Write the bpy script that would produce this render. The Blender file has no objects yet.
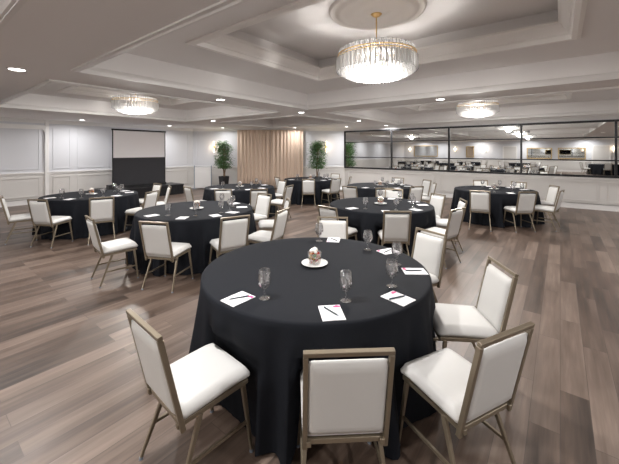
import bpy, bmesh, math, random
from math import sin, cos, pi, radians, sqrt, atan2
from mathutils import Vector, Matrix
random.seed(7)
sc = bpy.context.scene
C = sc.collection

# ------------------------------------------------------------------ camera frame -> room frame
F = 324.0; CX = 309.5; HY = 151.0; EYE = 1.73
YAW = atan2(.612, .791)
cw, sw = cos(YAW), sin(YAW)
def R2(X, Z): return (cw*X - sw*Z, sw*X + cw*Z)      # metres right of / ahead of the camera -> room x, y
def at(px, py, h=0.0):
    Z = (EYE-h)*F/(py-HY); return R2((px-CX)/F*Z, Z)

# ------------------------------------------------------------------ materials
MATS = {}
def nodes(name):
    m = bpy.data.materials.new(name); m.use_nodes = True
    nt = m.node_tree; b = nt.nodes['Principled BSDF']; MATS[name] = m
    return m, nt, b
def mat(name, col, rough=.5, metal=0, noise=0, nscale=8, bump=0, bscale=200, sheen=0, spec=None, emit=None, estr=0):
    m, nt, b = nodes(name)
    b.inputs['Base Color'].default_value = (*col, 1); b.inputs['Roughness'].default_value = rough
    b.inputs['Metallic'].default_value = metal
    if sheen: b.inputs['Sheen Weight'].default_value = sheen
    if spec is not None: b.inputs['Specular IOR Level'].default_value = spec
    if emit: b.inputs['Emission Color'].default_value = (*emit, 1); b.inputs['Emission Strength'].default_value = estr
    tc = nt.nodes.new('ShaderNodeTexCoord')
    if noise:
        n = nt.nodes.new('ShaderNodeTexNoise'); n.inputs['Scale'].default_value = nscale; n.inputs['Detail'].default_value = 4
        nt.links.new(tc.outputs['Object'], n.inputs['Vector'])
        r = nt.nodes.new('ShaderNodeMapRange'); r.inputs['To Min'].default_value = 1-noise; r.inputs['To Max'].default_value = 1+noise
        nt.links.new(n.outputs['Fac'], r.inputs['Value'])
        v = nt.nodes.new('ShaderNodeVectorMath'); v.operation = 'SCALE'; v.inputs[0].default_value = col
        nt.links.new(r.outputs['Result'], v.inputs['Scale']); nt.links.new(v.outputs['Vector'], b.inputs['Base Color'])
    if bump:
        n2 = nt.nodes.new('ShaderNodeTexNoise'); n2.inputs['Scale'].default_value = bscale
        nt.links.new(tc.outputs['Object'], n2.inputs['Vector'])
        bp = nt.nodes.new('ShaderNodeBump'); bp.inputs['Strength'].default_value = bump; bp.inputs['Distance'].default_value = .002
        nt.links.new(n2.outputs['Fac'], bp.inputs['Height']); nt.links.new(bp.outputs['Normal'], b.inputs['Normal'])
    return m
def emis(name, col, s):
    m = bpy.data.materials.new(name); m.use_nodes = True; nt = m.node_tree; nt.nodes.clear()
    o = nt.nodes.new('ShaderNodeOutputMaterial'); e = nt.nodes.new('ShaderNodeEmission')
    e.inputs['Color'].default_value = (*col, 1); e.inputs['Strength'].default_value = s
    nt.links.new(e.outputs[0], o.inputs[0]); MATS[name] = m; return m
def glassy(name, tint, clear, glow=0.0, rough=.05, fres=.4):
    """clear glass / crystal: transparent + reflective, a little translucent scatter"""
    m = bpy.data.materials.new(name); m.use_nodes = True; nt = m.node_tree; nt.nodes.clear()
    o = nt.nodes.new('ShaderNodeOutputMaterial'); t = nt.nodes.new('ShaderNodeBsdfTransparent')
    t.inputs[0].default_value = (*tint, 1)
    g = nt.nodes.new('ShaderNodeBsdfGlossy'); g.inputs['Roughness'].default_value = rough
    tr = nt.nodes.new('ShaderNodeBsdfTranslucent'); df = nt.nodes.new('ShaderNodeBsdfDiffuse')
    a = nt.nodes.new('ShaderNodeMixShader'); a.inputs[0].default_value = .5
    nt.links.new(tr.outputs[0], a.inputs[1]); nt.links.new(df.outputs[0], a.inputs[2])
    b = nt.nodes.new('ShaderNodeMixShader'); b.inputs[0].default_value = glow
    nt.links.new(t.outputs[0], b.inputs[1]); nt.links.new(a.outputs[0], b.inputs[2])
    lw = nt.nodes.new('ShaderNodeLayerWeight'); lw.inputs['Blend'].default_value = fres
    mr = nt.nodes.new('ShaderNodeMapRange'); mr.inputs['To Min'].default_value = 1-clear; mr.inputs['To Max'].default_value = .85
    nt.links.new(lw.outputs['Facing'], mr.inputs['Value'])
    c = nt.nodes.new('ShaderNodeMixShader'); nt.links.new(mr.outputs[0], c.inputs[0])
    nt.links.new(b.outputs[0], c.inputs[1]); nt.links.new(g.outputs[0], c.inputs[2]); nt.links.new(c.outputs[0], o.inputs[0])
    MATS[name] = m; return m

mat('wall_paint', (.625, .63, .66), .6, noise=.02, nscale=2)
mat('wainscot', (.62, .60, .58), .45)
mat('trim_white', (.76, .745, .735), .4)
mat('ceiling_paint', (.82, .80, .795), .75, noise=.015, nscale=1.5)
mat('crown_white', (.93, .91, .89), .5)
mat('champagne', (.27, .225, .165), .36, .6)
mat('vinyl', (.63, .622, .605), .48, noise=.015, nscale=15, bump=.08, bscale=90)
mat('black_cloth', (.0075, .0088, .0125), .8, noise=.08, nscale=30, bump=.15, bscale=500, spec=.18)
mat('black_skirt', (.008, .008, .010), .85)
mat('black_metal', (.012, .012, .014), .45, .2)
mat('black_plastic', (.015, .015, .017), .4)
mat('grey_metal', (.28, .32, .38), .4, .4)
mat('gold', (.80, .55, .25), .28, 1)
mat('gilt', (.50, .36, .17), .45, .7)
mat('paper', (.85, .84, .86), .6)
mat('pink_ink', (.75, .08, .25), .5)
mat('pen_black', (.02, .03, .035), .3)
mat('porcelain', (.85, .84, .82), .2)
mat('cream_sweet', (.85, .80, .75), .5)
mat('screen_white', (.9, .88, .9), .8)
mat('screen_black', (.04, .04, .046), .8)
mat('bark', (.20, .13, .08), .8, noise=.25, nscale=25)
mat('soil', (.04, .03, .02), .9)
mat('dark_wood', (.05, .035, .025), .5)
mat('plaster_ornament', (.78, .74, .71), .6)
emis('lamp_lens', (1, .97, .93), 14)
emis('bulb', (1, .94, .87), 12)
emis('sconce_glow', (1, .80, .60), 3.2)
glassy('goblet_glass', (.985, .985, .99), .93, .05, .03, .55)
glassy('crystal', (.99, .99, .99), .9, .48, .15, .25)
glassy('jar_glass', (.97, .97, .97), .9, .03, .05, .3)

m, nt, b = nodes('mirror_glass')
b.inputs['Base Color'].default_value = (.86, .87, .86, 1); b.inputs['Metallic'].default_value = 1; b.inputs['Roughness'].default_value = .015

# leaves
m, nt, b = nodes('leaf')
oi = nt.nodes.new('ShaderNodeTexCoord'); n = nt.nodes.new('ShaderNodeTexNoise'); n.inputs['Scale'].default_value = 9
rp = nt.nodes.new('ShaderNodeValToRGB'); rp.color_ramp.elements[0].color = (.03, .09, .025, 1); rp.color_ramp.elements[1].color = (.10, .22, .06, 1)
rp.color_ramp.elements[0].position = .35; rp.color_ramp.elements[1].position = .65
nt.links.new(oi.outputs['Object'], n.inputs['Vector']); nt.links.new(n.outputs['Fac'], rp.inputs[0]); nt.links.new(rp.outputs[0], b.inputs['Base Color'])
b.inputs['Roughness'].default_value = .4
# sweets
m, nt, b = nodes('sweets')
oi = nt.nodes.new('ShaderNodeTexCoord'); n = nt.nodes.new('ShaderNodeTexVoronoi'); n.inputs['Scale'].default_value = 60
rp = nt.nodes.new('ShaderNodeValToRGB'); cr = rp.color_ramp; cr.interpolation = 'CONSTANT'
cols = [(.55,.04,.03),(.75,.45,.03),(.05,.25,.05),(.80,.20,.02),(.25,.06,.02),(.75,.62,.5)]
cr.elements[0].color = (*cols[0], 1); cr.elements[1].position = .2; cr.elements[1].color = (*cols[1], 1)
for i, c in enumerate(cols[2:]): e = cr.elements.new(.36+.15*i); e.color = (*c, 1)
sp = nt.nodes.new('ShaderNodeSeparateColor')
nt.links.new(oi.outputs['Object'], n.inputs['Vector']); nt.links.new(n.outputs['Color'], sp.inputs[0]); nt.links.new(sp.outputs[0], rp.inputs[0])
nt.links.new(rp.outputs[0], b.inputs['Base Color']); b.inputs['Roughness'].default_value = .25
# curtain
m, nt, b = nodes('curtain_fabric')
b.inputs['Base Color'].default_value = (.68, .53, .42, 1); b.inputs['Roughness'].default_value = .55; b.inputs['Sheen Weight'].default_value = .3

# plank floor: boards along the room's y axis
m, nt, b = nodes('plank_floor')
L = nt.links.new; N = nt.nodes.new
tc = N('ShaderNodeTexCoord'); mp = N('ShaderNodeMapping'); mp.inputs['Rotation'].default_value = (0, 0, pi/2)
L(tc.outputs['Object'], mp.inputs['Vector'])
br = N('ShaderNodeTexBrick'); br.offset = .37; br.offset_frequency = 2
br.inputs['Scale'].default_value = 1; br.inputs['Brick Width'].default_value = 1.25; br.inputs['Row Height'].default_value = .16
br.inputs['Mortar Size'].default_value = .0018; br.inputs['Mortar Smooth'].default_value = .2; br.inputs['Bias'].default_value = 0
br.inputs['Color1'].default_value = (0, 0, 0, 1); br.inputs['Color2'].default_value = (1, 1, 1, 1); br.inputs['Mortar'].default_value = (.3, .3, .3, 1)
L(mp.outputs[0], br.inputs['Vector'])
# per board shift so the grain breaks at the joints
sc1 = N('ShaderNodeVectorMath'); sc1.operation = 'SCALE'; sc1.inputs['Scale'].default_value = 7.0; L(br.outputs['Color'], sc1.inputs[0])
ad = N('ShaderNodeVectorMath'); ad.operation = 'ADD'; L(tc.outputs['Object'], ad.inputs[0]); L(sc1.outputs[0], ad.inputs[1])
mp2 = N('ShaderNodeMapping'); mp2.inputs['Scale'].default_value = (22, 1.3, 1); L(ad.outputs[0], mp2.inputs['Vector'])
g1 = N('ShaderNodeTexNoise'); g1.inputs['Scale'].default_value = 1; g1.inputs['Detail'].default_value = 5; g1.inputs['Roughness'].default_value = .6; L(mp2.outputs[0], g1.inputs['Vector'])
mp3 = N('ShaderNodeMapping'); mp3.inputs['Scale'].default_value = (6, .9, 1); L(ad.outputs[0], mp3.inputs['Vector'])
g2 = N('ShaderNodeTexNoise'); g2.inputs['Scale'].default_value = 1; g2.inputs['Detail'].default_value = 2; L(mp3.outputs[0], g2.inputs['Vector'])
def math_(op, a, bb):
    n_ = N('ShaderNodeMath'); n_.operation = op
    for i, v in enumerate((a, bb)):
        if isinstance(v, (int, float)): n_.inputs[i].default_value = v
        else: L(v, n_.inputs[i])
    return n_.outputs[0]
sepc = N('ShaderNodeSeparateColor'); L(br.outputs['Color'], sepc.inputs[0])
f_ = math_('ADD', math_('MULTIPLY', sepc.outputs[0], .30), math_('ADD', math_('MULTIPLY', g1.outputs['Fac'], .56), math_('MULTIPLY', g2.outputs['Fac'], .40)))
rp = N('ShaderNodeValToRGB'); cr = rp.color_ramp
cr.elements[0].position = .36; cr.elements[0].color = (.040, .028, .022, 1)
cr.elements[1].position = 1.0; cr.elements[1].color = (.30, .228, .185, 1)
e = cr.elements.new(.58); e.color = (.105, .072, .055, 1)
e = cr.elements.new(.78); e.color = (.178, .130, .103, 1)
L(f_, rp.inputs[0])
mx = N('ShaderNodeMixRGB'); mx.inputs['Color2'].default_value = (.07, .05, .042, 1); L(br.outputs['Fac'], mx.inputs['Fac']); L(rp.outputs[0], mx.inputs['Color1'])
L(mx.outputs[0], b.inputs['Base Color'])
rr = N('ShaderNodeMapRange'); rr.inputs['To Min'].default_value = .30; rr.inputs['To Max'].default_value = .50; L(g1.outputs['Fac'], rr.inputs['Value']); L(rr.outputs[0], b.inputs['Roughness'])
b.inputs['Specular IOR Level'].default_value = .5
bp = N('ShaderNodeBump'); bp.inputs['Strength'].default_value = .12; bp.inputs['Distance'].default_value = .003
L(math_('SUBTRACT', g1.outputs['Fac'], br.outputs['Fac']), bp.inputs['Height']); L(bp.outputs[0], b.inputs['Normal'])

# ------------------------------------------------------------------ mesh helpers
def link(name, me, m, parent=None, smooth=False):
    o = bpy.data.objects.new(name, me); C.objects.link(o)
    if m and not me.materials: me.materials.append(MATS[m])
    if parent is not None: o.parent = parent
    if smooth:
        for p in me.polygons: p.use_smooth = True
    return o
class MB:
    def __init__(s): s.v = []; s.f = []
    def add(s, vs, fs):
        n = len(s.v); s.v += [tuple(v) for v in vs]; s.f += [tuple(i+n for i in f) for f in fs]; return s
    def box(s, x0, x1, y0, y1, z0, z1, M=None):
        vs = [Vector(p) for p in [(x0,y0,z0),(x1,y0,z0),(x1,y1,z0),(x0,y1,z0),(x0,y0,z1),(x1,y0,z1),(x1,y1,z1),(x0,y1,z1)]]
        if M: vs = [M @ v for v in vs]
        return s.add(vs, [(3,2,1,0),(4,5,6,7),(0,1,5,4),(1,2,6,5),(2,3,7,6),(3,0,4,7)])
    def bar(s, a, b, w, h=None, up=(0,0,1), w2=None, h2=None):
        """square tube from a to b, w across, h along 'up'"""
        h = h or w; w2 = w2 or w; h2 = h2 or h
        a, b = Vector(a), Vector(b); d = (b-a).normalized(); u = Vector(up)
        sx = d.cross(u)
        if sx.length < 1e-4: sx = d.cross(Vector((0,1,0)))
        sx.normalize(); uu = sx.cross(d).normalized()
        vs = []
        for p, ww, hh in ((a, w, h), (b, w2, h2)):
            for i, j in ((-1,-1),(1,-1),(1,1),(-1,1)): vs.append(p+sx*i*ww/2+uu*j*hh/2)
        return s.add(vs, [(3,2,1,0),(4,5,6,7),(0,1,5,4),(1,2,6,5),(2,3,7,6),(3,0,4,7)])
    def tube(s, a, b, r, r2=None, n=8):
        r2 = r if r2 is None else r2; a, b = Vector(a), Vector(b); d = (b-a).normalized()
        sx = d.orthogonal().normalized(); sy = d.cross(sx); vs = []
        for p, rr_ in ((a, r), (b, r2)):
            for k in range(n): t = 2*pi*k/n; vs.append(p+sx*cos(t)*rr_+sy*sin(t)*rr_)
        return s.add(vs, [(k, (k+1)%n, n+(k+1)%n, n+k) for k in range(n)]+[tuple(range(n-1,-1,-1)), tuple(range(n, 2*n))])
    def lathe(s, prof, n=24, c=(0,0,0), closed=False):
        vs = []; fs = []; m_ = len(prof)
        for k in range(n):
            t = 2*pi*k/n
            for r, z in prof: vs.append((c[0]+r*cos(t), c[1]+r*sin(t), c[2]+z))
        for k in range(n):
            for j in range(m_ if closed else m_-1):
                a, b2 = k*m_+j, ((k+1)%n)*m_+j; j2 = (j+1)%m_
                fs.append((a, b2, ((k+1)%n)*m_+j2, k*m_+j2))
        return s.add(vs, fs)
    def ball(s, c, r, n=10, sz=1):
        prof = [(max(1e-4, r*sin(pi*j/6)), -r*cos(pi*j/6)*sz) for j in range(7)]
        return s.lathe(prof, n, c)
    def ring(s, x0, x1, y0, y1, prof, flip=False):
        """mitred moulding round the inside of a rectangle; prof = (inset, z)"""
        vs = []; fs = []; m_ = len(prof)
        for k, (sx_, sy_) in enumerate(((0,0),(1,0),(1,1),(0,1))):
            for d, z in prof:
                vs.append(((x1-d) if sx_ else (x0+d), (y1-d) if sy_ else (y0+d), z))
        for k in range(4):
            for j in range(m_-1):
                a, b2 = k*m_+j, ((k+1)%4)*m_+j; fs.append((a, a+1, b2+1, b2))
        return s.add(vs, fs)
    def mesh(s, name, smooth=False, bev=0, sub=0, weld=False, M=None, seg=2):
        me = bpy.data.meshes.new(name); me.from_pydata(s.v, [], s.f)
        bm = bmesh.new(); bm.from_mesh(me)
        if weld: bmesh.ops.remove_doubles(bm, verts=bm.verts, dist=1e-4)
        if M: bm.transform(M)
        bmesh.ops.recalc_face_normals(bm, faces=bm.faces)
        if bev: bmesh.ops.bevel(bm, geom=bm.edges[:], offset=bev, segments=seg, affect='EDGES', profile=.5)
        bm.to_mesh(me); bm.free()
        if smooth:
            for p in me.polygons: p.use_smooth = True
        return me
    def build(s, name, m, parent=None, **k): return link(name, s.mesh(name, **k), m, parent)
def thing(name, label, cat, loc=(0,0,0), rz=0, group=None):
    o = bpy.data.objects.new(name, None); C.objects.link(o); o.empty_display_size = .1
    o.location = loc; o.rotation_euler = (0,0,rz); o['label'] = label; o['category'] = cat
    if group: o['group'] = group
    return o
def tag(o, label, cat, group=None, kind=None):
    o['label'] = label; o['category'] = cat
    if group: o['group'] = group
    if kind: o['kind'] = kind
    return o
def struct(o, label=None, cat=None):
    o['kind'] = 'structure'
    if label: o['label'] = label
    if cat: o['category'] = cat
    return o
KIDS = {}
def dup(root, loc, rz, label, group=None):
    r = root.copy(); C.objects.link(r); r.location = loc; r.rotation_euler = (0,0,rz); r['label'] = label
    if group: r['group'] = group
    for ch in KIDS.setdefault(root.name, list(root.children)):
        c = ch.copy(); C.objects.link(c); c.parent = r
        for g in KIDS.setdefault(ch.name, list(ch.children)):
            d = g.copy(); C.objects.link(d); d.parent = c
    return r

# ------------------------------------------------------------------ the room
XL, XR, YM, YB = -13.6, 6.0, 12.7, -9.3
ZC, Z2, Z3, ZT = 2.77, 3.13, 3.32, 3.50
A = Vector((XL, 8.66, 0)); B = Vector((-7.78, YM, 0))
fl = MB().add([(XL,YB,0),(XR,YB,0),(XR,YM,0),(XL,YM,0),(XL,YB,-.1),(XR,YB,-.1),(XR,YM,-.1),(XL,YM,-.1)],
    [(0,1,2,3),(7,6,5,4),(0,4,5,1),(1,5,6,2),(2,6,7,3),(3,7,4,0)])
struct(fl.build('floor', 'plank_floor'), 'grey brown wood plank floor under all the tables', 'floor')

# coffers: outer rectangle at soffit, inner tray rectangle
coffers = [(-4.9, 1.3, 1.45, 6.25, -3.72, .11, 2.41, 5.10),
           (-10.2, -5.9, 1.45, 6.25, -9.25, -6.85, 2.45, 5.15),
           (-4.9, 1.3, 7.2, 12.0, -3.8, .14, 8.3, 10.9),
           (-10.0, -5.9, 7.2, 10.3, None, None, None, None),
           (-4.9, 1.3, -4.4, .52, -3.72, .11, -3.3, -.6),
           (-10.2, -5.9, -4.4, .52, None, None, None, None)]
xs = sorted({XL, XR, *[c[0] for c in coffers], *[c[1] for c in coffers]})
ys = sorted({YB, YM, *[c[2] for c in coffers], *[c[3] for c in coffers]})
cm = MB()
def ceil_fill(mb, xs, ys, holes, z):
    for i in range(len(xs)-1):
        for j in range(len(ys)-1):
            mx_, my_ = (xs[i]+xs[i+1])/2, (ys[j]+ys[j+1])/2
            if any(h[0] < mx_ < h[1] and h[2] < my_ < h[3] for h in holes): continue
            mb.add([(xs[i],ys[j],z),(xs[i+1],ys[j],z),(xs[i+1],ys[j+1],z),(xs[i],ys[j+1],z)], [(3,2,1,0)])
ceil_fill(cm, xs, ys, coffers, ZC)
trims = []
for x0, x1, y0, y1, a0, a1, b0, b1 in coffers:
    cm.ring(x0, x1, y0, y1, [(0, ZC), (0, Z2)])
    t = MB().ring(x0, x1, y0, y1, [(-.05, ZC), (-.05, ZC-.018), (-.012, ZC-.018), (.0, ZC-.03), (.022, ZC-.03), (.03, ZC+.02), (.02, ZC+.055), (.0, ZC+.075)])
    trims.append((t, 'trim_white'))
    if a0 is None:
        cm.add([(x0,y0,Z2),(x1,y0,Z2),(x1,y1,Z2),(x0,y1,Z2)], [(3,2,1,0)])
    else:
        ceil_fill(cm, [x0, a0, a1, x1], [y0, b0, b1, y1], [(a0, a1, b0, b1)], Z2)
        cm.ring(a0, a1, b0, b1, [(0, Z2), (0, ZT)])
        cm.add([(a0,b0,ZT),(a1,b0,ZT),(a1,b1,ZT),(a0,b1,ZT)], [(3,2,1,0)])
        t = MB().ring(a0, a1, b0, b1, [(-.09, Z2), (-.09, Z2-.02), (-.05, Z2-.03), (.0, Z2-.03), (.012, Z2+.03), (.03, Z2+.035), (.035, Z2+.06),
             (.07, Z2+.10), (.10, Z2+.15), (.13, Z2+.165), (.13, Z2+.19), (.0, Z2+.19)])
        trims.append((t, 'crown_white'))
ceil = struct(cm.build('ceiling', 'ceiling_paint', weld=True), 'pale grey coffered ceiling with recessed trays', 'ceiling')
for i, (t, m_) in enumerate(trims): struct(t.build('trim_%d' % (i+1), m_), 'white moulding framing a ceiling coffer', 'trim')
MED = [(-1.83, 3.74), (-8.03, 3.58), (-1.72, 9.4), (-1.8, -1.95)]
med = MB().lathe([(0, -.05), (.10, -.05), (.13, -.03), (.20, -.025), (.30, -.035), (.33, -.02), (.41, -.018), (.44, -.045), (.475, -.05), (.50, -.03), (.53, -.02), (.56, -.035), (.585, -.03), (.60, 0)], 48).mesh('medallion', smooth=True)
for x, y in MED:
    o = link('ceiling_medallion', med, 'plaster_ornament', ceil); o.location = (x, y, ZT)

# walls.  Each wall is built in its own frame: s along the wall, d into the room, z up
def wall_frame(p, q):
    p, q = Vector(p), Vector(q); d = (q-p).normalized(); n_ = Vector((-d.y, d.x, 0))
    return Matrix(((d.x, n_.x, 0, p.x), (d.y, n_.y, 0, p.y), (0, 0, 1, 0), (0, 0, 0, 1))), (q-p).length
def make_wall(name, p, q, panels, label, upper=True, rail=1.0):
    M, Ln = wall_frame(p, q)         # room lies on the left of p->q
    w = struct(MB().box(0, Ln, -.15, 0, 0, ZC, M).build(name, 'wall_paint'), label, 'wall')
    l = MB().box(0, Ln, 0, .012, 0, rail-.04, M)
    l.build('wainscot', 'wainscot', w)
    r = MB().box(0, Ln, 0, .045, rail, rail+.03, M).box(0, Ln, 0, .03, rail-.035, rail, M).box(0, Ln, 0, .02, rail-.06, rail-.035, M)
    r.build('chair_rail', 'trim_white', w)
    c = MB()
    prof = [(0, ZC-.12), (.02, ZC-.12), (.03, ZC-.09), (.06, ZC-.03), (.08, ZC-.02), (.08, ZC)]
    vs = [M @ Vector((s, d, z)) for s in (0, Ln) for d, z in prof]
    k = len(prof); c.add(vs, [(i, i+1, k+i+1, k+i) for i in range(k-1)])
    c.build('crown_moulding', 'trim_white', w)
    b = struct(MB().box(0, Ln, 0, .018, 0, .15, M).box(0, Ln, 0, .026, .0, .02, M).box(0, Ln, 0, .012, .15, .165, M).build(name.replace('wall', 'baseboard'), 'trim_white'), 'white baseboard along the foot of the '+label, 'baseboard')
    for s0, s1 in panels:
        for z0, z1, up in ((.24, rail-.13, 0), (rail+.13, ZC-.24, 1)):
            if up and not upper: continue
            g = .012 if not up else 0
            f = MB()
            t_ = .03
            for (a, b2, c_, d_) in ((s0, s1, z0, z0+t_), (s0, s1, z1-t_, z1), (s0, s0+t_, z0+t_, z1-t_), (s1-t_, s1, z0+t_, z1-t_)):
                f.box(a, b2, g, g+.016, c_, d_, M)
            f.build('panel_moulding', 'wall_paint' if up else 'wainscot', w)
    return M, Ln
# left wall (screen): p at far corner A -> towards the camera
def even(L0, L1, n, gap=.28): 
    w_ = (L1-L0)/n; return [(L0+i*w_+gap/2, L0+(i+1)*w_-gap/2) for i in range(n)]
ML, LL = make_wall('wall_left', A, (XL, YB, 0), [(.25, 2.7), (2.95, 4.60), (4.80, 5.30), (5.65, 8.2)]+even(8.3, 17.8, 3), 'white panelled left wall behind the screen')
MD, LD = make_wall('wall_corner', B, A, [(.12, 1.5), (5.55, 6.95)], 'white slanted wall behind the curtain')
MM, LM = make_wall('wall_right', (XR, YM, 0), B, [(.3, 2.3), (2.6, 4.9), (5.1, 7.3), (7.5, 9.6), (9.8, 11.7), (11.9, 13.6)], 'white wall under the long mirror', upper=False, rail=.96)
make_wall('wall_back', (XL, YB, 0), (XR, YB, 0), even(.2, 19.4, 8), 'white wall opposite the long mirror')
make_wall('wall_far_right', (XR, YB, 0), (XR, YM, 0), even(.2, 21.8, 8), 'white wall at the right outside the view')
# shallow projecting pier on the left wall, with rounded top corner
pm = MB()
pm.box(5.42, 5.52, 0, .08, 0, ZC-.05, ML).box(5.43, 17.96, 0, .075, 2.50, 2.58, ML).box(5.44, 17.96, 0, .05, 2.44, 2.50, ML)
for k in range(6):
    a, b2 = pi/2*k/6, pi/2*(k+1)/6; c0 = (5.52+.14, 2.50-.14)
    P = [Vector((c0[0]-.14*cos(t), .04, c0[1]+.14*sin(t))) for t in (a, b2)]
    pm.bar(ML @ P[0], ML @ P[1], .05, .05)
struct(pm.build('trim_20', 'trim_white'), 'white moulding with rounded corner framing the left wall', 'trim')

# ------------------------------------------------------------------ long mirror of black framed panes
mr_ = thing('mirror_wall', 'long black framed mirror of many panes above the right wall panelling', 'mirror', (0, YM, 0))
divs = [-7.76, -5.51, -3.26, -1.01, 1.26, 3.51, 5.76]
rows = [.985, 1.455, 2.125, 2.60]
fb = MB()
for z in rows: 
    h = .03 if z in (rows[0], rows[-1]) else .018
    fb.box(divs[0]-.03, divs[-1]+.03, -.06, -.005, z-h, z+h)
for x in divs: fb.box(x-.028, x+.028, -.065, -.005, rows[0], rows[-1])
fb.build('mirror_frame', 'black_metal', mr_)
for i in range(len(divs)-1):
    for j in range(3):
        MB().box(divs[i]+.028, divs[i+1]-.028, -.03, -.012, rows[j]+.018, rows[j+1]-.018).build('mirror_pane', 'mirror_glass', mr_)

# ------------------------------------------------------------------ curtain on the slanted wall
def on_diag(px):
    k = (px-CX)/F; dx, dy = R2(k, 1); D = (A-B).normalized()
    # t*(dx,dy) = B + s*D
    det = dx*(-D.y)+D.x*dy; s = (dx*B.y-dy*B.x)/(-(dx*D.y-dy*D.x)); 
    t = (B.x+s*D.x)/dx; s = ((t*dx-B.x)/D.x); return s
def diag_s(px):
    k = (px-CX)/F; dx, dy = R2(k, 1); D = (A-B).normalized()
    # solve t*d - s*D = B
    det = -dx*D.y+D.x*dy
    s = (dx*B.y-dy*B.x)/det
    return s
s0, s1 = diag_s(303.5), diag_s(238)
ct = thing('stage_curtain', 'tall pleated peach gold curtain hanging on the slanted wall', 'curtain', MD @ Vector(((s0+s1)/2, 0, 0)), 0)
def curtain_mesh(a, b2, ph):
    n_ = 170; vs = []; fs = []; zz = [.03, .5, 1.2, 2.0, 2.5, 2.70]
    for i in range(n_+1):
        u = i/n_; s = a+(b2-a)*u
        for z in zz:
            w_ = sin(s*2*pi/.17+ph+.7*sin(s*7))*.034+sin(s*2*pi/.41+ph*2)*.012
            vs.append(MD @ Vector((s, .13+w_*(1-.25*z/2.7), z)))
    k = len(zz)
    for i in range(n_):
        for j in range(k-1): fs.append((i*k+j, (i+1)*k+j, (i+1)*k+j+1, i*k+j+1))
    off = ct.location
    return MB().add([v-off for v in vs], fs)
md = (s0+s1)/2
for a, b2, ph in ((s0, md-.01, 0), (md+.01, s1, 2)):
    o = curtain_mesh(a, b2, ph).build('curtain_panel', 'curtain_fabric', ct, smooth=True)
    md2 = o.modifiers.new('thick', 'SOLIDIFY'); md2.thickness = .006
rod = MB().tube(MD @ Vector((s0-.05, .13, 2.715))-ct.location, MD @ Vector((s1+.05, .13, 2.715))-ct.location, .014)
rod.build('curtain_track', 'trim_white', ct)

# ------------------------------------------------------------------ wall sconces
def sconce(M, s, label, z=1.92):
    loc = M @ Vector((s, 0, z)); ang = atan2(M[1][0], M[0][0])
    t = thing('wall_sconce', label, 'wall lamp', loc, ang, 'wall sconces')
    MB().box(-.045, .045, .002, .022, -.13, .13).build('backplate', 'gold', t, bev=.006)
    MB().box(-.012, .012, .02, .09, -.01, .01).build('arm', 'gold', t)
    for z_ in (-.15, .15): 
        MB().tube((0, .09, z_-.11), (0, .09, z_+.11), .028, n=12).build('lamp_shade', 'sconce_glow', t)
    MB().tube((0, .09, -.05), (0, .09, .05), .032, n=12).build('lamp_holder', 'gold', t)
    l = bpy.data.lights.new('sconce_light', 'POINT'); l.energy = 5; l.color = (1, .78, .55); l.shadow_soft_size = .08
    lo = bpy.data.objects.new('sconce_light', l); C.objects.link(lo); lo.location = M @ Vector((s, .20, z))
sconce(MD, diag_s(214.5), 'lit wall sconce left of the curtain above a potted tree')
sconce(MD, diag_s(326.5), 'lit wall sconce between the curtain and the long mirror')
MBk, _ = wall_frame((XL, YB, 0), (XR, YB, 0))
for x, l_ in ((-12.9, 'lit wall sconce on opposite wall left of the widest gilt mirror'), (-8.3, 'lit wall sconce on opposite wall left of narrow gilt mirror'), (-5.6, 'lit wall sconce on opposite wall right of narrow gilt mirror'), (3.3, 'lit wall sconce on opposite wall right of the door')):
    sconce(MBk, x-XL, l_)

# gilt mirrors and doors on the wall opposite (seen in the long mirror)
def gilt(x0, x1, z0, z1, label):
    t = thing('gilt_mirror', label, 'mirror', ((x0+x1)/2, YB, 0), 0, 'gilt mirrors on the opposite wall')
    w, t_ = (x1-x0)/2, .07
    MB().box(-w, w, .03, .07, z0, z0+t_).box(-w, w, .03, .07, z1-t_, z1).box(-w, -w+t_, .03, .07, z0+t_, z1-t_).box(w-t_, w, .03, .07, z0+t_, z1-t_).build('mirror_frame', 'gilt', t)
    MB().box(-w+t_, w-t_, .03, .045, z0+t_, z1-t_).build('mirror_pane', 'mirror_glass', t)
gilt(-12.5, -10.0, 1.15, 2.3, 'widest gilt framed mirror on opposite wall near the screen corner')
gilt(-7.3, -6.6, 1.1, 2.2, 'narrow gilt framed mirror on opposite wall between sconces')
gilt(-2.35, -.55, 1.05, 2.0, 'gilt framed mirror on opposite wall, left of the paired two')
gilt(-.15, 1.65, 1.05, 2.0, 'gilt framed mirror on opposite wall, right of the paired two')
for i, x in enumerate((-4.1, 2.1)):
    d = MB().box(x, x+.95, YB+.02, YB+.06, 0, 2.1).build('door_%d' % (i+1), 'wainscot'); struct(d, 'white door in the wall opposite the long mirror', 'door')
    MB().box(x-.1, x, YB+.02, YB+.08, 0, 2.2).box(x+.95, x+1.05, YB+.02, YB+.08, 0, 2.2).box(x, x+.95, YB+.02, YB+.08, 2.1, 2.2).build('door_casing', 'trim_white', d)
    MB().tube((x+.85, YB+.06, 1.0), (x+.85, YB+.11, 1.0), .012).tube((x+.86, YB+.105, 1.0), (x+.74, YB+.105, 1.0), .009).build('door_handle', 'grey_metal', d)

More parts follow.
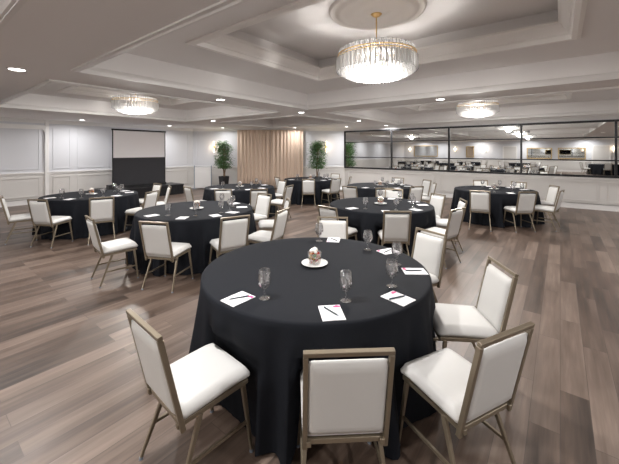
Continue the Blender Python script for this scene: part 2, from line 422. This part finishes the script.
# ------------------------------------------------------------------ recessed lights
rl = None
def downlight(x, y, z, label, power=60):
    if x < -12 or y > 11.5 or (x, y) in ((-11.9, 9.05), (-9.3, 10.95)): power *= .62
    if (x, y) in ((-11.9, 9.05), (-9.3, 10.95)): power *= .4
    global rl
    if rl is None:
        rl = thing('recessed_light', label, 'ceiling light', (x, y, z), 0, 'recessed ceiling lights')
        MB().lathe([(.085, .002), (.105, .002), (.105, -.008), (.085, -.012), (.082, -.004)], 24, closed=True).build('trim_ring', 'trim_white', rl)
        MB().lathe([(.0005, -.005), (.083, -.005)], 24).build('lens', 'lamp_lens', rl)
    else: dup(rl, (x, y, z), 0, label)
    l = bpy.data.lights.new('lamp_beam', 'AREA'); l.shape = 'DISK'; l.size = .15; l.energy = power; l.color = (1, .985, .975); l.spread = radians(165)
    lo = bpy.data.objects.new('lamp_beam', l); C.objects.link(lo); lo.location = (x, y, z-.02)
DL = [(-5.45, .98, 'above the left foreground, where two beams cross'), (-5.42, 4.07, 'on the beam left of the largest chandelier'), (-5.5, 6.75, 'on the beam crossing right of centre before the curtain'),
      (-1.9, 6.75, 'on the beam left of the chandelier over the mirror side'), (-12.6, 3.9, 'on the ceiling above the left wall, left of the screen'), (-12.7, 7.0, 'on the ceiling above the left wall, right of the screen'),
      (-9.4, 6.75, 'on the beam above and left of the curtain'), (-5.45, 9.8, 'on the beam above and left of the long mirror'), (-5.6, 12.3, 'right over the left part of the long mirror'),
      (-7.2, 11.9, 'over the far left end of the long mirror'), (-11.9, 9.05, 'over the left edge of the curtain'), (-9.3, 10.95, 'over the right edge of the curtain'),
      (-12.6, .6, 'in the reflected ceiling near the left wall'), (1.9, 6.75, 'reflected, past the right end of the beam'), (1.9, 1.0, 'reflected, right of the camera'), (1.9, 12.3, 'over the right end of the long mirror'),
      (-5.45, -2.0, 'reflected, on the beam behind the camera'), (-5.45, -5.4, 'reflected, far beam crossing'), (-1.8, -5.2, 'reflected, middle of the rear ceiling'), (1.9, -5.2, 'reflected, right of the rear ceiling'),
      (-12.5, -3.0, 'reflected, rear left ceiling'), (-9.5, -8.0, 'reflected, washing wall left of narrow mirror'), (-11.4, -8.4, 'reflected, washing the widest gilt mirror'), (-6.0, -8.4, 'reflected, washing the rear wall centre'),
      (-2.2, -8.4, 'reflected, washing the rear wall by the paired mirrors'), (1.6, -8.4, 'reflected, washing the rear wall by the door'), (4.2, 3.8, 'outside the right edge'), (4.2, 9.0, 'outside the far right'), (-1.9, .98, 'above the camera')]
for x, y, l_ in DL:
    downlight(x, y, ZC, 'round white recessed light '+l_, 55)

# ------------------------------------------------------------------ chandeliers
def prism(h, w): 
    mb = MB(); mb.tube((0,0,0), (0,0,h*.93), w*.5, w*.5, 5); mb.tube((0,0,0), (0,0,-h*.07), w*.5, w*.1, 5); return mb
cr_up = prism(.095, .022).mesh('crystal_short', False); cr_lo = prism(.165, .026).mesh('crystal_long', False)
for me in (cr_up, cr_lo): me.materials.append(MATS['crystal'])
def chandelier(x, y, label, detailed):
    t = thing('chandelier', label, 'chandelier', (x, y, 0), 0, 'round crystal chandeliers')
    zb = 2.90
    MB().lathe([(.0005, ZT-.04), (.068, ZT-.042), (.07, ZT-.052), (.045, ZT-.075), (.015, ZT-.09), (.0005, ZT-.092)], 24).build('canopy', 'gold', t, smooth=True)
    MB().tube((0,0,ZT-.085), (0,0,zb+.02), .008).build('rod', 'gold', t)
    rg = MB()
    for zz in (zb, zb+.035): rg.lathe([(.470, zz-.005), (.488, zz-.005), (.488, zz+.005), (.470, zz+.005)], 64, closed=True)
    for k in range(4): rg.tube((0,0,zb+.02), (.475*cos(k*pi/4*2+.3), .475*sin(k*pi/4*2+.3), zb+.01), .006)
    rg.build('gold_ring', 'gold', t)
    MB().lathe([(.0005, zb+.045), (.25, zb+.045), (.25, zb+.052), (.0005, zb+.052)], 48).build('light_shield', 'trim_white', t)  # disc added to shield the medallion and tray ceiling from the lamp below
    bl = MB()
    for r, n_, z in ((.30, 12, 2.80), (.17, 6, 2.75)):
        for k in range(n_):
            a = 2*pi*k/n_
            MB().ball((r*cos(a), r*sin(a), z), .028, 8, 1.3).build('bulb', 'bulb', t)
            bl.tube((r*cos(a), r*sin(a), z+.03), (r*cos(a), r*sin(a), zb+.01), .008, n=6)
    bl.build('bulb_holder', 'gold', t)
    spots = []
    for k in range(50): spots.append((.494, 2*pi*k/50, 2.735, cr_lo))
    for k in range(50): spots.append((.462, 2*pi*(k+.5)/50, 2.905, cr_up))
    rest = [(.486, 2*pi*(k+.5)/50, 2.735) for k in range(50)]+[(.45, 2*pi*k/50, 2.84) for k in range(50)]+[(.36, 2*pi*k/40, 2.84) for k in range(40)]
    for r, n_, z in ((.47, 50, 2.72), (.43, 54, 2.69), (.38, 50, 2.665), (.32, 44, 2.645), (.25, 34, 2.63), (.17, 22, 2.62), (.08, 12, 2.615)):
        for k in range(n_): rest.append((r, 2*pi*k/n_, z))
    if detailed:
        for r, a, z, me in spots:
            o = link('crystal', me, None, t); o.location = (r*cos(a), r*sin(a), z); o.rotation_euler = (0, 0, a)
    rm = MB()
    def addp(r, a, z, h, w): rm.tube((r*cos(a), r*sin(a), z), (r*cos(a), r*sin(a), z+h), w/2, n=4)
    if not detailed:
        for r, a, z, me in spots: addp(r, a, z, .155 if me is cr_lo else .09, .028)
    for r, a, z in rest: addp(r, a, z, .16, .024)
    o = rm.build('crystal_drops', 'crystal', t); o['kind'] = 'stuff'
    l = bpy.data.lights.new('chandelier_light', 'POINT'); l.energy = 225; l.color = (1, .96, .91); l.shadow_soft_size = .09
    lo = bpy.data.objects.new('chandelier_light', l); C.objects.link(lo); lo.location = (x, y, 2.63)
chandelier(*MED[0], 'largest crystal drum chandelier with gold rings over the nearest table', True)
chandelier(*MED[1], 'crystal chandelier at left, above the table near the screen', False)
chandelier(*MED[2], 'crystal chandelier at right, in front of the long mirror', False)
chandelier(*MED[3], 'crystal chandelier behind the camera, seen only reflected', False)

# ------------------------------------------------------------------ chairs
W = .199          # half outer width
def rounded_pad(hx, hy, th, nx=14, ny=14, crown=.010, rc=.035):
    """cushion slab centred at origin in xy, z from 0 to th"""
    vs = []; fs = []
    def prof(i, n_): return -1+2*i/n_
    for side in (0, 1):
        for i in range(nx+1):
            for j in range(ny+1):
                u, v = prof(i, nx), prof(j, ny)
                eu, ev = max(0, 1-abs(u)), max(0, 1-abs(v))
                e_ = min(1, min(eu*hx, ev*hy)/.018); e_ = sqrt(max(0, 1-(1-e_)**2))
                # round plan corners
                x, y = u*hx, v*hy
                cx, cy = abs(x)-(hx-rc), abs(y)-(hy-rc)
                if cx > 0 and cy > 0:
                    m_ = max(cx, cy); d = sqrt(cx*cx+cy*cy)
                    s_ = m_/d; x = math.copysign(hx-rc+cx*s_, x); y = math.copysign(hy-rc+cy*s_, y)
                zt = th*.55+(th*.45)*e_+crown*(1-u*u)*(1-v*v); zb_ = th*.35*(1-e_)
                vs.append((x, y, zt if side else zb_))
    k = (nx+1)*(ny+1)
    for i in range(nx):
        for j in range(ny):
            a = i*(ny+1)+j; fs.append((a, a+1, a+ny+2, a+ny+1)); fs.append((k+a, k+a+ny+1, k+a+ny+2, k+a+1))
    def q(a, b2): fs.append((a, b2, b2+k, a+k))
    for i in range(nx): q(i*(ny+1), (i+1)*(ny+1)); q((i+1)*(ny+1)+ny, i*(ny+1)+ny)
    for j in range(ny): q(j+1, j); q(nx*(ny+1)+j, nx*(ny+1)+j+1)
    return MB().add(vs, fs)
def make_chair(label):
    t = thing('banquet_chair', label, 'chair')
    # y+ is the front; seat centre at origin
    s = rounded_pad(.20, .215, .075); me = s.mesh('seat', smooth=True)
    for v in me.vertices:
        v.co.z += .405+.010*(v.co.y/.215)
        if v.co.y > .12: v.co.z -= .9*(v.co.y-.12)**2*2.5
    link('seat', me, 'vinyl', t)
    tilt = radians(13)
    Mb = Matrix.Translation((0, -.215, .43)) @ Matrix.Rotation(tilt, 4, 'X')     # local z along the back, leans to -y
    bp_ = rounded_pad(.177, .201, .042, crown=.008, rc=.015)
    me = bp_.mesh('backrest', smooth=True)
    Mp = Mb @ Matrix.Translation((0, -.018, .202)) @ Matrix.Rotation(radians(90), 4, 'X') @ Matrix.Rotation(pi, 4, 'Y')
    # pad's thickness direction -> +y (front)
    me.transform(Mp)
    link('backrest', me, 'vinyl', t)
    fr = MB()
    for sx in (-1, 1):
        fr.bar(Mb @ Vector((sx*(W-.011), 0, -.075)), Mb @ Vector((sx*(W-.011), 0, .43)), .022, .026, up=Mb.to_3x3() @ Vector((0,1,0)))
    fr.bar(Mb @ Vector((-W, 0, .4425)), Mb @ Vector((W, 0, .4425)), .024, .022, up=Mb.to_3x3() @ Vector((0,0,1)))
    fr.build('back_frame', 'champagne', t, bev=.002, seg=1)
    sf = MB()
    for sx in (-1, 1): sf.bar((sx*(W-.028), -.225, .388), (sx*(W-.028), .195, .393), .022, .026)
    for y in (-.2, .19): sf.bar((-W+.02, y, .39), (W-.02, y, .39), .022, .024)
    sf.build('seat_frame', 'champagne', t, bev=.002, seg=1)
    for sx in (-1, 1):
        for yt, yb, zt in ((.165, .200, .385), (-.10, -.245, .385)):
            lg = MB().bar((sx*(W-.022), yt, zt), (sx*(W+.012), yb, .012), .022, .026, up=(0,1,0), w2=.015, h2=.017)
            lo = lg.build('leg', 'champagne', t, bev=.002, seg=1)
            MB().tube((sx*(W+.012), yb, 0), (sx*(W+.012), yb, .014), .012, .010, 10).build('foot_cap', 'grey_metal', lo)
        a = .56
        MB().bar((sx*(W-.022+.034*a), .165+.035*a, .385-.373*a), (sx*(W-.022+.034*a), -.10-.145*a, .385-.373*a), .013, .016).build('stretcher', 'champagne', t)
    return t
TB = {  # table: camera-frame X, Z, short name
 1: (.05, 2.74, 'nearest table'), 2: (-1.89, 5.43, 'left middle table'), 3: (1.30, 5.93, 'right middle table'), 4: (-4.88, 7.25, 'table near the screen'),
 5: (4.67, 8.2, 'table by the long mirror'), 6: (1.98, 9.1, 'table behind right middle table'), 7: (-1.89, 8.8, 'table before left potted tree'), 8: (.035, 11.3, 'table before the curtain')}
CH = [
 (1, -.625, 1.86, 48, 'front left side of'), (1, .155, 1.71, 93, 'the front of'), (1, .80, 1.82, 116, 'front right side of'), (1, 1.14, 2.47, 176, 'right side of'),
 (1, 1.03, 3.32, 210, 'back right side of'), (1, .27, 3.92, 264, 'the back of'),
 (3, .50, 5.22, 43, 'front left side of'), (3, 1.27, 4.95, 88, 'the front of'), (3, 2.02, 5.08, 128, 'front right side of'), (3, 2.42, 5.80, 170, 'right side of'),
 (3, 2.28, 6.38, 200, 'back right side of'), (3, 1.80, 7.02, 250, 'the back of'),
 (6, 1.15, 8.15, 55, 'front left side of'), (6, 1.75, 7.85, 88, 'the front of'), (6, 2.50, 8.18, 112, 'front right side of'), (6, 3.1, 8.85, 168, 'right side of'),
 (6, 3.22, 9.62, 195, 'back right side of'), (6, 2.7, 10.2, 240, 'the back of'),
 (5, 3.83, 7.28, 62, 'front left side of'), (5, 4.60, 7.15, 92, 'the front of'), (5, 5.30, 7.30, 132, 'front right side of'), (5, 5.78, 8.1, 172, 'right side of'),
 (5, 5.58, 8.85, 215, 'back right side of'), (5, 4.98, 9.3, 255, 'the back of'),
 (2, -1.83, 4.24, 78, 'the front of'), (2, -2.63, 4.42, 46, 'front left side of'), (2, -1.14, 4.52, 123, 'front right side of'), (2, -.68, 4.88, 158, 'right side of'),
 (2, -.68, 5.72, 192, 'back right side of'), (2, -1.1, 6.3, 232, 'the back of'),
 (7, -2.72, 8.02, 45, 'front left side of'), (7, -1.95, 7.62, 90, 'the front of'), (7, -1.22, 7.62, 105, 'front right side of'), (7, -.78, 8.2, 158, 'right side of'), (7, -1.05, 9.45, 218, 'back right side of'),
 (8, -.80, 10.85, 30, 'left side of'), (8, -.03, 10.22, 90, 'the front of'), (8, .66, 10.42, 126, 'front right side of'), (8, 1.08, 11.0, 165, 'right side of'), (8, .8, 12.1, 232, 'the back of'),
 (4, -5.58, 6.32, 40, 'left side of'), (4, -4.78, 6.05, 82, 'front left side of'), (4, -4.02, 6.28, 122, 'front right side of'), (4, -3.66, 6.98, 168, 'right side of'),
 (4, -4.22, 8.35, 232, 'the back of'), (4, -3.72, 7.85, 210, 'back right side of'),
]
proto = None
chairs = {k: [] for k in TB}
for tb, X, Z, Fa, wh in CH:
    x, y = R2(X, Z); rz = radians(Fa)+YAW-pi/2
    lab = 'white padded gold framed chair at %s the %s' % (wh, TB[tb][2])
    if proto is None:
        proto = make_chair(lab); proto.location = (x, y, 0); proto.rotation_euler = (0, 0, rz); proto['group'] = 'chairs around the round tables'
    else: dup(proto, (x, y, 0), rz, lab)
    chairs[tb].append((x, y, rz, wh))

# ------------------------------------------------------------------ tables and cloths
RT = .91; HT = .755
def cloth(cx, cy, seats, seed, folds=19):
    rnd = random.Random(seed); n_ = 240; vs = []; fs = []
    ph = [rnd.uniform(0, 6.28) for _ in range(4)]
    prof = [(.0, HT+.004), (.3, HT+.004), (.6, HT+.004), (.8, HT+.004), (RT-.01, HT+.004), (RT+.004, HT+.001), (RT+.011, HT-.008), (RT+.014, HT-.04)]
    zs = [.66, .58, .50, .46, .42, .35, .26, .17, .08, .012]
    rows_ = len(prof)-1+len(zs)
    vs.append((0, 0, HT+.004))
    for k in range(n_):
        t = 2*pi*k/n_; ct_, st = cos(t), sin(t)
        for r, z in prof[1:]: vs.append((r*ct_, r*st, z))
        w_ = sin(folds*t+ph[0]+1.1*sin(3*t+ph[1]))+.45*sin((folds*2-5)*t+ph[2]+.8*sin(2*t))
        for z in zs:
            d = (HT-z)/HT
            r = RT+.014+.055*d+.046*w_*min(1, d*1.3)**1.1
            # pushed in by the seats of the chairs round it
            for sx, sy, rz, _ in seats:
                c_, s_ = cos(-rz), sin(-rz)
                lim = .235 if z > .34 else .262
                while r > .6:
                    wx, wy = cx+r*ct_-sx, cy+r*st-sy
                    lx, ly = c_*wx-s_*wy, s_*wx+c_*wy
                    top = .52
                    if z < top and abs(lx) < .25 and -.3 < ly < lim: r -= .006
                    else: break
            vs.append((r*ct_, r*st, z))
    for k in range(n_):
        k2 = (k+1) % n_; a, b2 = 1+k*rows_, 1+k2*rows_
        fs.append((0, a, b2))
        for j in range(rows_-1): fs.append((a+j, a+j+1, b2+j+1, b2+j))
    return MB().add(vs, fs)
def place_table(cx, cy, name, seats, seed, tl=None, cl=None, grp=None):
    t = thing('round_table', tl or ('round folding banquet table under the black cloth, the %s' % name), 'table', (cx, cy, 0), 0, grp or 'round banquet tables')
    MB().lathe([(.0005, HT-.022), (RT-.006, HT-.022), (RT, HT-.016), (RT, HT-.004), (RT-.006, HT), (.0005, HT)], 48).build('tabletop', 'dark_wood', t)
    for sx in (-1, 1):
        for sy in (-1, 1):
            MB().tube((sx*.42, sy*.3, 0), (sx*.42, sy*.3, HT-.022), .014).build('leg', 'black_metal', t)
    o = cloth(cx, cy, seats, seed).build('tablecloth', 'black_cloth', None, smooth=True); o.location = (cx, cy, 0)
    tag(o, cl or ('black floor length cloth draped over the %s' % name), 'tablecloth', 'black tablecloths')
# goblet
GP = [(r_*(1.22 if z_ > .05 else 1.1), z_*1.1) for r_, z_ in [(.0005, .0), (.034, .0), (.0345, .003), (.02, .006), (.006, .012), (.0045, .03), (.0045, .048), (.010, .058), (.027, .072), (.0365, .095), (.037, .115), (.0325, .150), (.028, .172), (.0265, .172), (.031, .150), (.035, .115), (.0345, .096), (.025, .076), (.0005, .066)]]
def goblet_full(label):
    t = thing('water_glass', label, 'glass', (0,0,0), 0, 'stemmed water glasses')
    MB().lathe(GP[7:], 24).build('bowl', 'goblet_glass', t, smooth=True)
    MB().lathe(GP[4:8], 16).build('stem', 'goblet_glass', t, smooth=True)
    MB().lathe(GP[:5], 24).build('foot', 'goblet_glass', t, smooth=True)
    return t
def pad_full(label):
    t = thing('notepad', label, 'notepad', (0,0,0), 0, 'white notepads')
    MB().box(-.068, .068, -.09, .09, 0, .004).build('paper_sheets', 'paper', t)
    m_ = MB(); m_.lathe([(.0005, .0048), (.013, .0048), (.013, .004)], 16, (.045, .072, 0)); m_.box(.022, .066, .058, .076, .004, .0046)
    m_.build('printed_logo', 'pink_ink', t)
    return t
def pen_full(label):
    t = thing('pen', label, 'pen', (0,0,0), 0, 'black pens')
    MB().tube((0, -.05, .0045), (0, .07, .0045), .0045, n=8).build('barrel', 'pen_black', t)
    MB().tube((0, -.066, .0045), (0, -.05, .0045), .0012, .0042, n=8).build('tip', 'grey_metal', t)
    MB().box(-.0012, .0012, .035, .066, .0088, .0105).build('clip', 'grey_metal', t)
    return t
far_glass = MB().lathe(GP, 14).mesh('water_glass', smooth=True); far_glass.materials.append(MATS['goblet_glass'])
far_pad = MB().box(-.068, .068, -.09, .09, 0, .004).mesh('notepad'); far_pad.materials.append(MATS['paper'])
TOP = HT+.0045
def dish(cx, cy, name, k):
    g = 'centre dishes of sweets'
    o = MB().lathe([(.0005, 0), (.06, 0), (.065, .004), (.095, .013), (.112, .017), (.112, .020), (.092, .017), (.064, .008), (.0005, .008)], 32).build('side_plate', 'porcelain', smooth=True)
    o.location = (cx, cy, TOP); tag(o, 'small white plate at the centre of the %s' % name, 'plate', 'centre plates')
    j = thing('sweet_jar', 'short glass jar of sweets at the centre of the %s' % name, 'jar', (cx, cy, TOP+.0085), .3+k, 'centre jars')
    MB().lathe([(.0005, 0), (.046, 0), (.052, .006), (.058, .05), (.060, .098), (.057, .098), (.055, .05), (.049, .008), (.0005, .006)], 20).build('jar_glass', 'jar_glass', j, smooth=True)
    rnd = random.Random(k); sw_ = MB(); wt = MB()
    for i in range(130):
        a = rnd.uniform(0, 6.28); z = rnd.uniform(.016, .088); r = rnd.choice([.044, .042, .038, .03, .02])*(1 if z > .03 else .9)
        sw_.ball((r*cos(a), r*sin(a), z), .010, 7, .8)
    for i in range(24):
        a = rnd.uniform(0, 6.28); r = rnd.uniform(0, .042)
        wt.ball((r*cos(a), r*sin(a), .106+.020*(1-r/.042)+rnd.uniform(-.004, .004)), .0135, 8)
    o = sw_.build('sweets', 'sweets', None, smooth=True); o.location = j.location
    tag(o, 'bright mixed sweets filling the jar on the %s' % name, 'sweets', 'jar fillings', 'stuff')
    o = wt.build('wrapped_sweets', 'cream_sweet', None, smooth=True); o.location = j.location
    tag(o, 'white sweets heaped on top of the jar on %s' % name, 'sweets', 'jar toppings', 'stuff')
for k, (X, Z, nm) in TB.items():
    cx, cy = R2(X, Z); place_table(cx, cy, nm, chairs[k], 10+k)
    if k == 1:
        px, py = at(314.6, 264.5, TOP); dish(px, py, nm, k)
        continue
    dish(cx, cy, nm, k)
    rnd = random.Random(40+k)
    for sx, sy, rz, wh in chairs[k]:
        a = atan2(sy-cy, sx-cx)
        ga, pa = a+rnd.uniform(.2, .3), a-rnd.uniform(-.02, .1)
        o = bpy.data.objects.new('water_glass', far_glass); C.objects.link(o); o.location = (cx+.60*cos(ga), cy+.60*sin(ga), TOP)
        wh2 = wh.replace(' side of', '').replace('the ', '').replace(' of', '')
        tag(o, 'stemmed water glass before the %s chair of the %s' % (wh2, nm), 'glass', 'stemmed water glasses')
        o = bpy.data.objects.new('notepad', far_pad); C.objects.link(o); o.location = (cx+.74*cos(pa), cy+.74*sin(pa), TOP); o.rotation_euler = (0, 0, pa+pi/2+rnd.uniform(-.15, .15))
        tag(o, 'white notepad before the %s chair of the %s' % (wh2, nm), 'notepad', 'white notepads')
# the nearest table's settings
GL = [(264.6, 299, 'front left'), (345.8, 301.5, 'front'), (391.7, 287, 'front right'), (396.8, 265.5, 'right'), (367.9, 250.7, 'back right'), (319.3, 242, 'back')]
gp = None
for px, py, wh in GL:
    lab = 'clear stemmed water glass before the %s chair of the nearest table' % wh
    x, y = at(px, py-1, TOP)
    if gp is None: gp = goblet_full(lab); gp.location = (x, y, TOP)
    else: dup(gp, (x, y, TOP), 0, lab)
PD = [(238, 299, 51, 'front left', -28), (331.5, 313, 97, 'front', 30), (398, 298.5, 129, 'front right', 75), (414.5, 271.5, 178, 'right', 2), (388, 251.5, 208, 'back right', 20), (333.5, 240, 260, 'back', 40)]
pp = pn = None
for px, py, an, wh, pr in PD:
    x, y = at(px, py, TOP); rz = radians(an)+YAW-pi/2
    lab = 'white notepad with pink mark before the %s chair of the nearest table' % wh
    lp = 'black pen lying on the notepad at the %s of the nearest table' % wh
    if pp is None:
        pp = pad_full(lab); pp.location = (x, y, TOP); pp.rotation_euler = (0,0,rz)
        pn = pen_full(lp); pn.location = (x, y, TOP+.0045); pn.rotation_euler = (0,0,rz+radians(pr))
    else:
        dup(pp, (x, y, TOP), rz, lab); dup(pn, (x, y, TOP+.0045), rz+radians(pr), lp)

# tables behind the camera, seen only in the long mirror
rear = [(-10.8, -3.2), (-7.2, -1.4), (-6.4, -6.0), (-2.6, -5.4), (2.6, -6.6), (-10.2, -7.0)]
for i, (x, y) in enumerate(rear):
    st = []
    for k in range(5):
        a = 2*pi*k/5+i*.7; cxx, cyy = x+1.16*cos(a), y+1.16*sin(a); rz = a+pi/2
        st.append((cxx, cyy, rz, ''))
        dup(proto, (cxx, cyy, 0), rz, 'white chair at one of the tables seen only reflected in the long mirror', 'reflected chairs')
    place_table(x, y, '', st, 60+i, 'round banquet table under black cloth, seen only reflected', 'black tablecloth seen only reflected in the long mirror', 'reflected tables')
for o in bpy.data.objects:
    if o.name.startswith('tablecloth') and 'reflected' in o.get('label', ''): o['group'] = 'reflected tablecloths'

# ------------------------------------------------------------------ projection screen on its low riser
def rbox(mb, x0, x1, y0, y1, z0, z1): return mb.box(x0, x1, y0, y1, z0, z1)
t = thing('projection_screen', 'portable projection screen, pale upper half and black lower half', 'screen', (-12.6, 5.8, .40))
MB().box(-.006, .0, -.95, .95, 1.085, 2.07).build('screen_surface', 'screen_white', t)
MB().box(-.006, .0, -.95, .95, .08, 1.085).build('black_skirt', 'screen_black', t)
MB().box(-.03, .02, -1.0, 1.0, 2.07, 2.13).build('top_bar', 'black_metal', t, bev=.004)
MB().box(-.05, .05, -1.0, 1.0, .0, .08).build('base_case', 'black_metal', t, bev=.006)
for y in (-.965, .965): MB().box(-.02, .01, y-.015, y+.015, .08, 2.07).build('side_post', 'black_metal', t)
t = thing('stage_riser', 'low riser with black pleated skirt under the projection screen', 'stage', (-12.6, 5.75, 0))
MB().box(-.5, .5, -1.35, 1.55, .36, .40).build('deck', 'black_plastic', t)
vs = []; fs = []; n_ = 0
per = []
for (x0, y0, x1, y1) in ((-.49,-1.34,.49,-1.34), (.49,-1.34,.49,1.54), (.49,1.54,-.49,1.54), (-.49,1.54,-.49,-1.34)):
    k = int(max(abs(x1-x0), abs(y1-y0))/.03)
    for i in range(k): per.append((x0+(x1-x0)*i/k, y0+(y1-y0)*i/k))
for i, (x, y) in enumerate(per):
    o_ = 1+.02*sin(i*1.57); vs += [(x*o_, y*(1+.007*sin(i*1.57)), .002), (x, y, .36)]
k = len(per); fs = [(2*i, 2*((i+1) % k), 2*((i+1) % k)+1, 2*i+1) for i in range(k)]
MB().add(vs, fs).build('skirt', 'black_skirt', t, smooth=True)
o = MB().box(-.12, .12, -.14, .14, 0, .16).build('speaker_box', 'black_plastic', None, bev=.01); o.location = (-12.3, 4.7, .40)
tag(o, 'small black box on the riser at left foot of the screen', 'box')
# half height display panel with grey posts near the slanted wall corner
sA, sB = diag_s(197.5), diag_s(214)
Lc = MD @ Vector(((sA+sB)/2, .35, 0)); w_ = abs(sA-sB)/2
t = thing('display_panel', 'waist high white panel with blue grey posts left of the potted tree', 'panel', Lc, atan2(MD[1][0], MD[0][0]))
for s_ in (-w_, w_):
    MB().tube((s_, 0, 0), (s_, 0, 1.03), .022, n=10).ball((s_, 0, 1.045), .028).build('post', 'grey_metal', t)
    MB().lathe([(.0005, .02), (.08, .02), (.12, .008), (.12, 0)], 20, (s_, 0, 0)).build('base', 'grey_metal', t)
MB().box(-w_+.022, w_-.022, -.012, .012, .06, 1.0).build('board', 'trim_white', t)
MB().box(-w_+.022, w_-.022, -.014, .014, 1.0, 1.018).build('top_rail', 'grey_metal', t)

# ------------------------------------------------------------------ potted trees
def tree(px, off, label, seed, lean):
    s = diag_s(px); loc = MD @ Vector((s, off, 0))
    t = thing('potted_tree', label, 'plant', loc, 0, 'potted trees beside the curtain'); rnd = random.Random(seed)
    MB().add([(x*w2, y*w2, z) for z, w2 in ((0, .12), (.62, .165), (.62, .15), (.56, .148)) for x, y in ((-1,-1),(1,-1),(1,1),(-1,1))],
        [(0,1,2,3)]+[(4*l+i, 4*l+(i+1)%4, 4*l+4+(i+1)%4, 4*l+4+i) for l in range(3) for i in range(4)]).build('planter', 'black_plastic', t)
    MB().box(-.147, .147, -.147, .147, .54, .57).build('soil', 'soil', t)
    tr = MB(); tips = []
    for k in range(4):
        p = Vector((rnd.uniform(-.04, .04), rnd.uniform(-.04, .04), .56)); r = .024
        for i in range(7):
            q = p+Vector((rnd.uniform(-.035, .035)+lean*.02, rnd.uniform(-.035, .035), .2)); tr.tube(p, q, r, r*.86, 7); p = q; r *= .86
            if i >= 1:
                for b_ in range(3):
                    a = rnd.uniform(0, 6.28); e_ = p+Vector((cos(a)*.21, sin(a)*.21, rnd.uniform(.03, .14))); tr.tube(p, e_, .007, .003, 5); tips.append(e_)
        tips.append(p)
    tr.build('trunk', 'bark', t, smooth=True)
    lf = MB()
    for tip in tips:
        for k in range(40):
            c = tip+Vector((rnd.gauss(0, .10), rnd.gauss(0, .10), rnd.gauss(.0, .075)))
            rr_ = sqrt(c.x**2+c.y**2)
            if rr_ > .46 or c.z < .98 or c.z > 2.2: continue
            a = rnd.uniform(0, 6.28); d = Vector((cos(a), sin(a), rnd.uniform(-.9, .25))).normalized(); sd = d.cross(Vector((0,0,1))).normalized()
            ln, wd = rnd.uniform(.07, .13), rnd.uniform(.013, .020); up = Vector((0,0,.006))
            lf.add([c, c+d*ln*.45+sd*wd-up, c+d*ln, c+d*ln*.45-sd*wd-up, c+d*ln*.45+up], [(0,1,4),(1,2,4),(2,3,4),(3,0,4)])
    lf.build('foliage', 'leaf', t)
tree(229, .75, 'tall leafy potted tree in black square planter left of the curtain', 3, 0)
tree(317, .75, 'tall leafy potted tree between the curtain and the long mirror', 5, 0)

# ------------------------------------------------------------------ world, camera
w = bpy.data.worlds.new('World'); sc.world = w; w.use_nodes = True
w.node_tree.nodes['Background'].inputs[0].default_value = (.5, .5, .52, 1); w.node_tree.nodes['Background'].inputs[1].default_value = .3
cam = bpy.data.cameras.new('Camera'); co = bpy.data.objects.new('Camera', cam); C.objects.link(co)
co.location = (0, 0, EYE); co.rotation_euler = (pi/2, 0, YAW)
cam.sensor_width = 36; cam.sensor_fit = 'HORIZONTAL'; cam.lens = 36*F/619; cam.shift_y = -(232-HY)/619; cam.clip_start = .05
sc.camera = co
sc.view_settings.view_transform = 'Standard'; sc.view_settings.look = 'None'; sc.view_settings.gamma = 1; sc.view_settings.use_curve_mapping = False
sc.view_settings.exposure = -.02
sc.cycles.max_bounces = 8; sc.cycles.transparent_max_bounces = 24; sc.cycles.sample_clamp_indirect = 6
